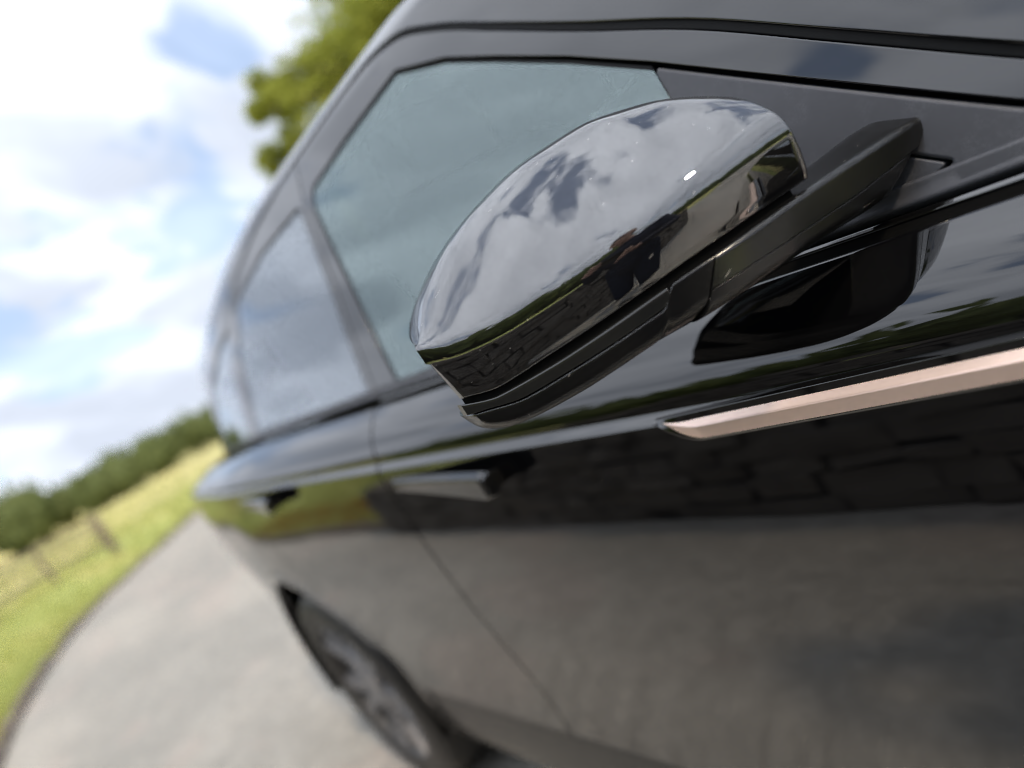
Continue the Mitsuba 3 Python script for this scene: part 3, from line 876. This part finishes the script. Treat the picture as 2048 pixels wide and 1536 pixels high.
# hedge round the fields: one mass of far-off crowns
near_hedge = np.array([(11, -16), (8.5, -9), (6.5, -4), (5.2, 0), (5.0, 2.2)], float)
hl = np.array([(-44, -52), (-30, -60), (-14, -60), (-5, -61), (2, -62), (15, -62), (50, -50), (75, -10), (66, 30), (34, 34), (16, 30), (6, 33), (-6, 44)], float)
hline = LineString(hl)
hv, hf, at_ = [], [], 0
azs = np.array([-40, -6, 1, 6, 9, 11.5, 13.2, 15, 60, 180])
hts = np.array([4.0, 4.4, 4.1, 2.8, 3.3, 3.9, 3.0, 2.6, 3.2, 5.0])
nline = LineString(near_hedge)
for s in [*np.arange(0, hline.length, 1.35), *(-np.arange(.01, nline.length, .9))]:
    p = hline.interpolate(s) if s >= 0 else nline.interpolate(-s)
    x, y = p.x + rng.normal(0, .9), p.y + rng.normal(0, .9)
    az = math.degrees(math.atan2(-(x - CAM[0]), -(y - CAM[1])))
    hh = float(np.interp(az if az > -40 else 180 if y > 0 else -40, azs, hts)) * (.86 + .3 * rng.random())
    if s < 0:
        hh = 1.5 + .4 * rng.random()
    z0 = float(ground_at([x], [y])[0][0])
    n = 260
    d = rng.normal(size=(n, 3))
    d /= np.linalg.norm(d, axis=1, keepdims=True)
    rad = (rng.random(n) ** .45)[:, None]
    lump = (.75 + .5 * meshkit.noise(d * 2.2 + s, 3))[:, None]
    c = np.array([x, y, z0 + hh * .5]) + d * rad * lump * np.array([1.8, 1.8, hh * .52])
    c[:, 2] = np.maximum(c[:, 2], z0 + .05)
    v, f = leaf_quads(c, .30)
    hv.append(v)
    hf.append(f + at_)
    at_ += len(v)
    core = trimesh.creation.icosphere(2)
    cv = core.vertices * (.75 + .35 * meshkit.noise(core.vertices * 2.5 + s, 6))[:, None] * np.array([1.5, 1.5, hh * .46]) + np.array([x, y, z0 + hh * .46])
    hv.append(cv)
    hf.append(core.faces + at_)
    at_ += len(cv)
put('hedgerow', mikit.ply((np.vstack(hv), np.vstack(hf)), 'm_hedge'), 'bushy dark green hedgerow along the far side of the field', 'hedge', None, 'stuff')

# the tree behind the car
tc = np.array([-7.6, -11.4])
tz = float(ground_at([tc[0]], [tc[1]])[0][0])
lobes = [(1.01, -0.98, 4.94, 1.34), (1.35, -1.55, 5.82, 0.61), (1.88, -1.74, 6.19, 0.3), (2.47, -1.35, 5.61, 0.22), (0.76, -1.22, 5.96, 0.51), (0.2, -0.63, 5.76, 0.8), (-0.24, 0.03, 5.99, 0.66), (1.83, -1.63, 5.03, 0.5), (2.48, -1.95, 5.0, 0.3), (2.49, -1.85, 4.5, 0.27), (3.16, -2.13, 4.27, 0.12), (1.9, -1.56, 4.47, 0.54), (2.0, -1.29, 5.66, 0.35), (-0.6, -0.4, 5.6, 1.5), (-1.9, 0.4, 5.2, 1.7), (-1.2, -1.4, 6.9, 1.5), (-0.5, 1.3, 4.2, 1.3), (-2.4, -0.9, 6.6, 1.3), (-1.4, 1.6, 5.8, 1.3), (-1.6, -0.4, 8.0, 1.2)]
lv = []
for (dx, dy, z, r) in lobes:
    n = int(2000 * r ** 2) + 200
    d = rng.normal(size=(n, 3))
    d /= np.linalg.norm(d, axis=1, keepdims=True)
    rad = (rng.random(n) ** .4)[:, None] * (.62 + .7 * meshkit.noise(d * 2.6 + z * 3.1, 2))[:, None]
    c = np.array([tc[0] + dx, tc[1] + dy, z]) + d * rad * r
    keep = meshkit.noise(c * 1.7, 12) > .27
    lv.append(c[keep])
v, f = leaf_quads(np.vstack(lv), .085)
scene['tree__crown'] = mikit.ply((v, f), 'm_leaf')
labels['tree'] = {'label': 'tree with yellow green leaves rising behind the roof of the car', 'category': 'tree'}
zt_ = np.linspace(tz - .2, 7.0, 20)
scene['tree__trunk'] = tube(np.c_[tc[0] + .15 * np.sin(zt_), tc[1] + .1 * np.cos(zt_ * .8), zt_], np.linspace(.26, .05, 20), 'm_bark', 10)
for (dx, dy, z, r) in lobes[1:18]:
    p0 = np.array([tc[0] + .1, tc[1], max(1.8, min(z - 1.6, 4.5))])
    p1 = np.array([tc[0] + dx, tc[1] + dy, z])
    t = np.linspace(0, 1, 8)[:, None]
    q = p0 * (1 - t) + p1 * t + np.array([0, 0, .35]) * np.sin(math.pi * t)
    put('tree__limb', tube(q, np.linspace(.07, .015, 8), 'm_bark', 6))


# grass on the verge
def blades(x, y, hmin, hmax, w, lean=.35, per=5):
    z, s = ground_at(x, y)
    ok = s > .10
    x, y, z = np.repeat(x[ok], per), np.repeat(y[ok], per), np.repeat(z[ok], per)
    n = len(x)
    x, y = x + rng.normal(0, .05, n), y + rng.normal(0, .05, n)
    h = hmin + (hmax - hmin) * rng.random(n)
    az = rng.random(n) * 2 * np.pi
    dx, dy = np.cos(az), np.sin(az)
    l = lean * h * rng.random(n)
    b = np.c_[x, y, z - .03]
    m = b + np.c_[dx * l * .35, dy * l * .35, h * .6 + .03]
    t = b + np.c_[dx * l, dy * l, h + .03]
    sd_ = np.c_[-dy, dx, 0 * x] * (w * (.6 + .8 * rng.random(n)))[:, None]
    v = np.stack([b - sd_, b + sd_, m + sd_ * .7, m - sd_ * .7, t], 1).reshape(-1, 3)
    k = np.arange(n) * 5
    return v, np.vstack([np.c_[k, k + 1, k + 2], np.c_[k, k + 2, k + 3], np.c_[k + 3, k + 2, k + 4]])


n = 4200
t = rng.random(n) ** 1.3
yq = -6.0 - 24 * t
eo = np.interp(yq, ea[::-1, 1], ea[::-1, 0])
xq = eo + .12 + (rng.random(n) ** 1.5) * (2.5 + 3.5 * t)
v1, f1 = blades(xq, yq, .08, .30, .006)
put('verge_grass', mikit.ply((v1, f1), 'm_grass'), 'lush green grass growing along the lane edge', 'grass', None, 'stuff')
n = 1800
yq = -24 - 26 * rng.random(n)
xq = -6 + 26 * rng.random(n)
v1, f1 = blades(xq, yq, .10, .34, .012, per=4)
put('meadow_grass', mikit.ply((v1, f1), 'm_grass'), 'taller grass standing in the field', 'grass', None, 'stuff')
n = 420
yq = -6.6 - 3.2 * rng.random(n)
xq = np.interp(yq, ea[::-1, 1], ea[::-1, 0]) + .16 + .55 * rng.random(n)
v1, f1 = blades(xq, yq, .06, .22, .010, .8, 6)
put('dry_weeds', mikit.ply((v1, f1), 'm_weed'), 'dry orange brown weeds at the lane edge', 'weeds', None, 'stuff')

# ------------------------------------------------------------------ post and rail fence
scene['m_post'] = two({'type': 'diffuse', 'reflectance': mikit.proc(lambda p, n, uv: mikit.mix((.13, .105, .09), (.22, .18, .155), mikit.fbm(p.x * 25, p.y * 25, p.z * 4, 4)))})
fp = [(-.1, -21.4), (1.25, -20.9), (2.5, -19.6), (3.5, -17.9), (4.4, -16.1), (5.2, -14.2), (5.9, -12.2)]
labels['fence'] = {'label': 'weathered wooden post and rail fence on the grass bank', 'category': 'fence'}
tops = []
for q, (x, y) in enumerate(fp):
    z = float(ground_at([x], [y])[0][0])
    w = .20 if q == 0 else .10
    hh = 1.06 if q == 0 else 1.0
    g = trimesh.creation.box([w, w, hh + .3])
    g.vertices[g.vertices[:, 2] > 0] *= np.array([.93, .93, 1])
    g.apply_translation([x, y, z + hh / 2 - .15])
    put('fence__post', mikit.ply(g, 'm_post'))
    tops.append((x, y, z))
for (x0, y0, z0), (x1, y1, z1) in zip(tops[:-1], tops[1:]):
    for hr in (.38, .68, .94):
        a, b = np.array([x0, y0, z0 + hr]), np.array([x1, y1, z1 + hr])
        t = np.linspace(0, 1, 5)[:, None]
        q = a * (1 - t) + b * t
        put('fence__rail', tube(q, .05, 'm_post', 6))

# ------------------------------------------------------------------ dry stone wall beside the lane (opposite the car's flank)
scene['m_stone'] = two({'type': 'diffuse', 'reflectance': mikit.proc(lambda p, n, uv: mikit.mix((.085, .075, .066), (.21, .19, .165), mikit.fbm(p.x * 7, p.y * 7, p.z * 7, 5)))})
scene['m_mortar'] = two({'type': 'diffuse', 'reflectance': col(.03, .028, .025)})
bd = LineString(road_poly.buffer(.07).exterior.coords)
s0, s1 = bd.project(Point(2.47, -5.7)), bd.project(Point(6.0, 4.35))
lo_s, hi_s = min(s0, s1), max(s0, s1)
if hi_s - lo_s > 30:
    lo_s, hi_s = hi_s, lo_s + bd.length
wl = np.array([[q.x, q.y] for q in (bd.interpolate(s % bd.length) for s in np.linspace(lo_s, hi_s, 80))])
wline = LineString(wl)
labels['stone_wall'] = {'label': 'low dark stone wall along the lane opposite the car', 'category': 'wall'}
inner = wline.buffer(.12, cap_style=2)
tall = inner.intersection(sbox(-50, -2.0, 50, 50))
scene['stone_wall__core_001'] = mikit.ply(trimesh.creation.extrude_polygon(tall, .98, engine='earcut'), 'm_mortar')
scene['stone_wall__core'] = mikit.ply(trimesh.creation.extrude_polygon(inner, .50, engine='earcut'), 'm_mortar')
n_stone, rest = 0, []
z = 0.0
while z < 1.12:
    hc = .085 + .075 * prng.random()
    s = 0.0
    while s < wline.length - .1:
        L_ = .15 + .27 * prng.random()
        a, b = wline.interpolate(s), wline.interpolate(min(s + L_, wline.length))
        ang = math.atan2(b.y - a.y, b.x - a.x)
        if z + hc * .6 > float(wall_top((a.y + b.y) / 2)):
            s += L_
            continue
        g = trimesh.creation.box([max(.05, math.hypot(b.x - a.x, b.y - a.y) - .015), .27 + .05 * prng.random(), hc - .012])
        g.vertices = g.vertices + prng.normal(0, .012, g.vertices.shape)
        g.apply_transform(trimesh.transformations.rotation_matrix(ang, [0, 0, 1]))
        g.apply_translation([(a.x + b.x) / 2 + prng.normal(0, .006), (a.y + b.y) / 2, z + hc / 2])
        if n_stone < 290 and (a.y + b.y) / 2 < 1.2:
            put('stone_wall__stone', mikit.ply(g, 'm_stone'))
            n_stone += 1
        else:
            rest.append(g)
        s += L_
    z += hc

put('stone_wall__stonework', mikit.ply(trimesh.util.concatenate(rest), 'm_stone'), 'remaining stones of the wall', None, None, 'stuff')
# the world stands on the lane's level
for k in [k for k in scene if k not in before_world and scene[k].get('type') == 'ply']:
    scene[k]['to_world'] = T().translate([0, 0, GZ0])
# ------------------------------------------------------------------ the person taking the picture (seen in the paint)
scene['m_skin'] = two({'type': 'principled', 'base_color': mikit.proc(lambda p, n, uv: mikit.mix((.46, .27, .20), (.56, .34, .26), mikit.fbm(p.x * 30, p.y * 30, p.z * 30))), 'roughness': .5, 'specular': .4})
scene['m_navy'] = two({'type': 'principled', 'base_color': mikit.proc(lambda p, n, uv: mikit.mix((.008, .010, .020), (.016, .019, .036), mikit.fbm(p.x * 60, p.y * 60, p.z * 60))), 'roughness': .9, 'sheen': .3})
scene['m_denim'] = two({'type': 'diffuse', 'reflectance': mikit.proc(lambda p, n, uv: mikit.mix((.018, .022, .034), (.035, .042, .062), mikit.fbm(p.x * 40, p.y * 40, p.z * 90)))})
scene['m_hair'] = two({'type': 'roughplastic', 'alpha': .3, 'diffuse_reflectance': mikit.proc(lambda p, n, uv: mikit.mix((.015, .010, .007), (.05, .032, .02), mikit.noise(p.x * 220, p.y * 220, p.z * 30)))})
scene['m_shoe'] = two({'type': 'roughplastic', 'alpha': .3, 'diffuse_reflectance': col(.02, .018, .016)})
HD = np.array([FWD[0], FWD[1], 0]) / math.hypot(FWD[0], FWD[1])
RD = np.array([HD[1], -HD[0], 0])
BASE = np.array([CAM[0], CAM[1], 0]) - HD * .47 + RD * -.03


def pp(r, f, z):
    return BASE + RD * r + HD * f + np.array([0, 0, z + GZ0])


def ball(p, r, n=20):
    return m3.Manifold.sphere(r, n).translate(tuple(float(a) for a in p))


def bone(p, q, r0, r1):
    return m3.Manifold.batch_hull([ball(p, r0), ball(q, r1)])


def skin(parts, length, it=12):
    m = m3.Manifold.batch_boolean(parts, m3.OpType.Add).refine_to_length(length).to_mesh()
    t = trimesh.Trimesh(np.array(m.vert_properties[:, :3]), np.array(m.tri_verts), process=True)
    trimesh.smoothing.filter_taubin(t, iterations=it)
    return t


# the phone: its back lens is the camera
pc = CAM - FWD * .009 - RIGHT * .052 - UPV * .018
ax_l, ax_w, ax_t = RIGHT, UPV, FWD
ph = m3.CrossSection.square((.124, .050), center=True).offset(.011, m3.JoinType.Round, circular_segments=32).extrude(.0078)
M4 = np.eye(4)
M4[:3, 0], M4[:3, 1], M4[:3, 2], M4[:3, 3] = ax_l, ax_w, ax_t, pc - FWD * .0039
g = ph.to_mesh()
g = trimesh.Trimesh(np.array(g.vert_properties[:, :3]), np.array(g.tri_verts))
g.apply_transform(M4)
scene['phone__body'] = mikit.ply(g, 'm_gloss_trim', smooth=30)
labels['phone'] = {'label': 'dark phone held level in both hands of the person', 'category': 'phone'}
for du in (.020,):
    lens = trimesh.creation.cylinder(radius=.007, height=.0015, sections=32)
    lens.apply_transform(M4)
    lens.apply_translation(FWD * .0044 - ax_w * .012 + ax_l * .052 + FWD * .004)
    put('phone__lens', mikit.ply(lens, 'm_satin', smooth=30))


def hand(sg):
    """A hand that grips one end of the phone: thumb in front of the screen, fingers spread behind it."""
    end = pc + ax_l * sg * .060
    palm_c = pc + ax_l * sg * .100 - FWD * .022 - UPV * .012
    wrist = pc + ax_l * sg * .128 - FWD * .085 - np.array([0, 0, .035])
    ps = [bone(wrist, palm_c, .024, .020)]
    k = [palm_c + ax_w * a + FWD * .012 for a in (.036, .013, -.010, -.032)]
    for a in k:
        ps.append(bone(palm_c - FWD * .01, a, .021, .0125))
    for a, L_ in zip(k, (.86, 1.0, .93, .74)):
        p1 = a - ax_l * sg * .010 * L_ + FWD * .014
        p2 = a - ax_l * sg * .040 * L_ + FWD * .0215
        p3 = a - ax_l * sg * .062 * L_ + FWD * .0195
        if sg > 0:
            p2, p3 = p1 - ax_l * .012 - ax_w * .012, p1 - ax_l * .016 - ax_w * .030
        ps += [bone(a, p1, .0100, .0095), bone(p1, p2, .0095, .0085), bone(p2, p3, .0085, .0072)]
    th0 = palm_c - FWD * .004 + ax_w * .022
    th1 = th0 - FWD * .022 - ax_l * sg * .030
    th2 = th1 + FWD * .008 - ax_l * sg * .026
    ps += [bone(th0, th1, .014, .0115), bone(th1, th2, .0115, .0095)]
    return ps, wrist


hr_, wr = hand(1)
hl_, wl_ = hand(-1)
head = pp(-.02, .10, 1.625)
face = []
face += [bone(head + np.array([0, 0, .035]), head + HD * .018 - np.array([0, 0, .045]), .088, .062), bone(head + HD * .03 + np.array([0, 0, .03]), head + HD * .052 - np.array([0, 0, .085]), .066, .030)]
face += [bone(head + HD * .094 + np.array([0, 0, .012]), head + HD * .112 - np.array([0, 0, .026]), .010, .014)]
for sg in (-1, 1):
    face += [bone(head + RD * sg * .083 + np.array([0, 0, .012]), head + RD * sg * .085 - np.array([0, 0, .028]), .013, .010)]
    face += [bone(head + HD * .085 + RD * sg * .014 + np.array([0, 0, .028]), head + HD * .072 + RD * sg * .05 + np.array([0, 0, .026]), .009, .008)]
face += [bone(head + HD * .091 + RD * .020 - np.array([0, 0, .058]), head + HD * .091 - RD * .020 - np.array([0, 0, .058]), .008, .008)]
sh = {1: pp(.185, .01, 1.375), -1: pp(-.185, .01, 1.375)}
el = {1: pp(.27, .10, 1.105), -1: pp(-.26, .06, 1.10)}
wrs = {1: wr, -1: wl_}
torso = [bone(pp(0, 0, .95), pp(0, -.01, 1.12), .135, .125), bone(pp(-.05, -.005, 1.12), pp(-.09, .01, 1.30), .115, .105), bone(pp(.05, -.005, 1.12), pp(.09, .01, 1.30), .115, .105), bone(pp(-.09, .01, 1.30), pp(.09, .01, 1.30), .105, .105), bone(sh[1], sh[-1], .062, .062), bone(pp(0, .01, 1.36), pp(0, .04, 1.50), .072, .054)]
body = list(face) + list(torso) + hr_ + hl_ + [bone(pp(0, .04, 1.50), head - np.array([0, 0, .04]), .054, .056)]
for sg in (-1, 1):
    body += [bone(sh[sg], el[sg], .052, .040), bone(el[sg], wrs[sg], .040, .026)]
    body += [bone(pp(sg * .085, 0, .92), pp(sg * .10, .03, .49), .088, .056), bone(pp(sg * .10, .03, .49), pp(sg * .11, -.02, .10), .054, .036), bone(pp(sg * .11, -.02, .07), pp(sg * .125, .13, .05), .036, .030)]
scene['person__body'] = mikit.ply(skin(body, .008, 8), 'm_skin', smooth=True)
labels['person'] = {'label': 'person in a navy jumper standing by the mirror holding a phone out', 'category': 'person'}
jump = [bone(pp(0, 0, .93), pp(0, -.01, 1.12), .152, .142), bone(pp(-.05, -.005, 1.12), pp(-.09, .01, 1.30), .132, .122), bone(pp(.05, -.005, 1.12), pp(.09, .01, 1.30), .132, .122), bone(pp(-.09, .01, 1.30), pp(.09, .01, 1.30), .122, .122), bone(sh[1], sh[-1], .078, .078), bone(pp(0, .01, 1.38), pp(0, .03, 1.44), .082, .070)]
for sg in (-1, 1):
    w_ = wrs[sg] + (el[sg] - wrs[sg]) * .12
    jump += [bone(sh[sg], el[sg], .070, .058), bone(el[sg], w_, .058, .040)]
scene['person__jumper'] = mikit.ply(skin(jump, .02, 10), 'm_navy', smooth=True)
tr = [bone(pp(-.07, 0, .95), pp(.07, 0, .95), .125, .125)]
for sg in (-1, 1):
    tr += [bone(pp(sg * .085, 0, .92), pp(sg * .10, .03, .49), .108, .078), bone(pp(sg * .10, .03, .49), pp(sg * .11, -.02, .10), .078, .066)]
scene['person__trousers'] = mikit.ply(skin(tr, .025, 8), 'm_denim', smooth=True)
for sg in (-1, 1):
    s_m = skin([bone(pp(sg * .11, -.045, .060), pp(sg * .125, .14, .048), .055, .046), bone(pp(sg * .11, -.03, .06), pp(sg * .11, -.03, .11), .055, .050)], .02, 6)
    s_m.vertices[:, 2] = np.maximum(s_m.vertices[:, 2], GZ0 + .003)
    put('person__shoe', mikit.ply(s_m, 'm_shoe', smooth=True))
hp = [bone(head - HD * .018 + np.array([0, 0, .062]), head - HD * .035 - np.array([0, 0, .01]), .092, .084), bone(head + HD * .035 + np.array([0, 0, .085]), head - HD * .02 + np.array([0, 0, .08]), .062, .08)]
scene['person__hair'] = mikit.ply(skin(hp, .012, 4), 'm_hair', smooth=True)
for sg in (-1, 1):
    put('person__eye', mikit.ply(m3.Manifold.sphere(.0115, 16).translate(tuple((head + HD * .079 + RD * sg * .032 + np.array([0, 0, .008])).tolist())), 'm_seat', smooth=True))
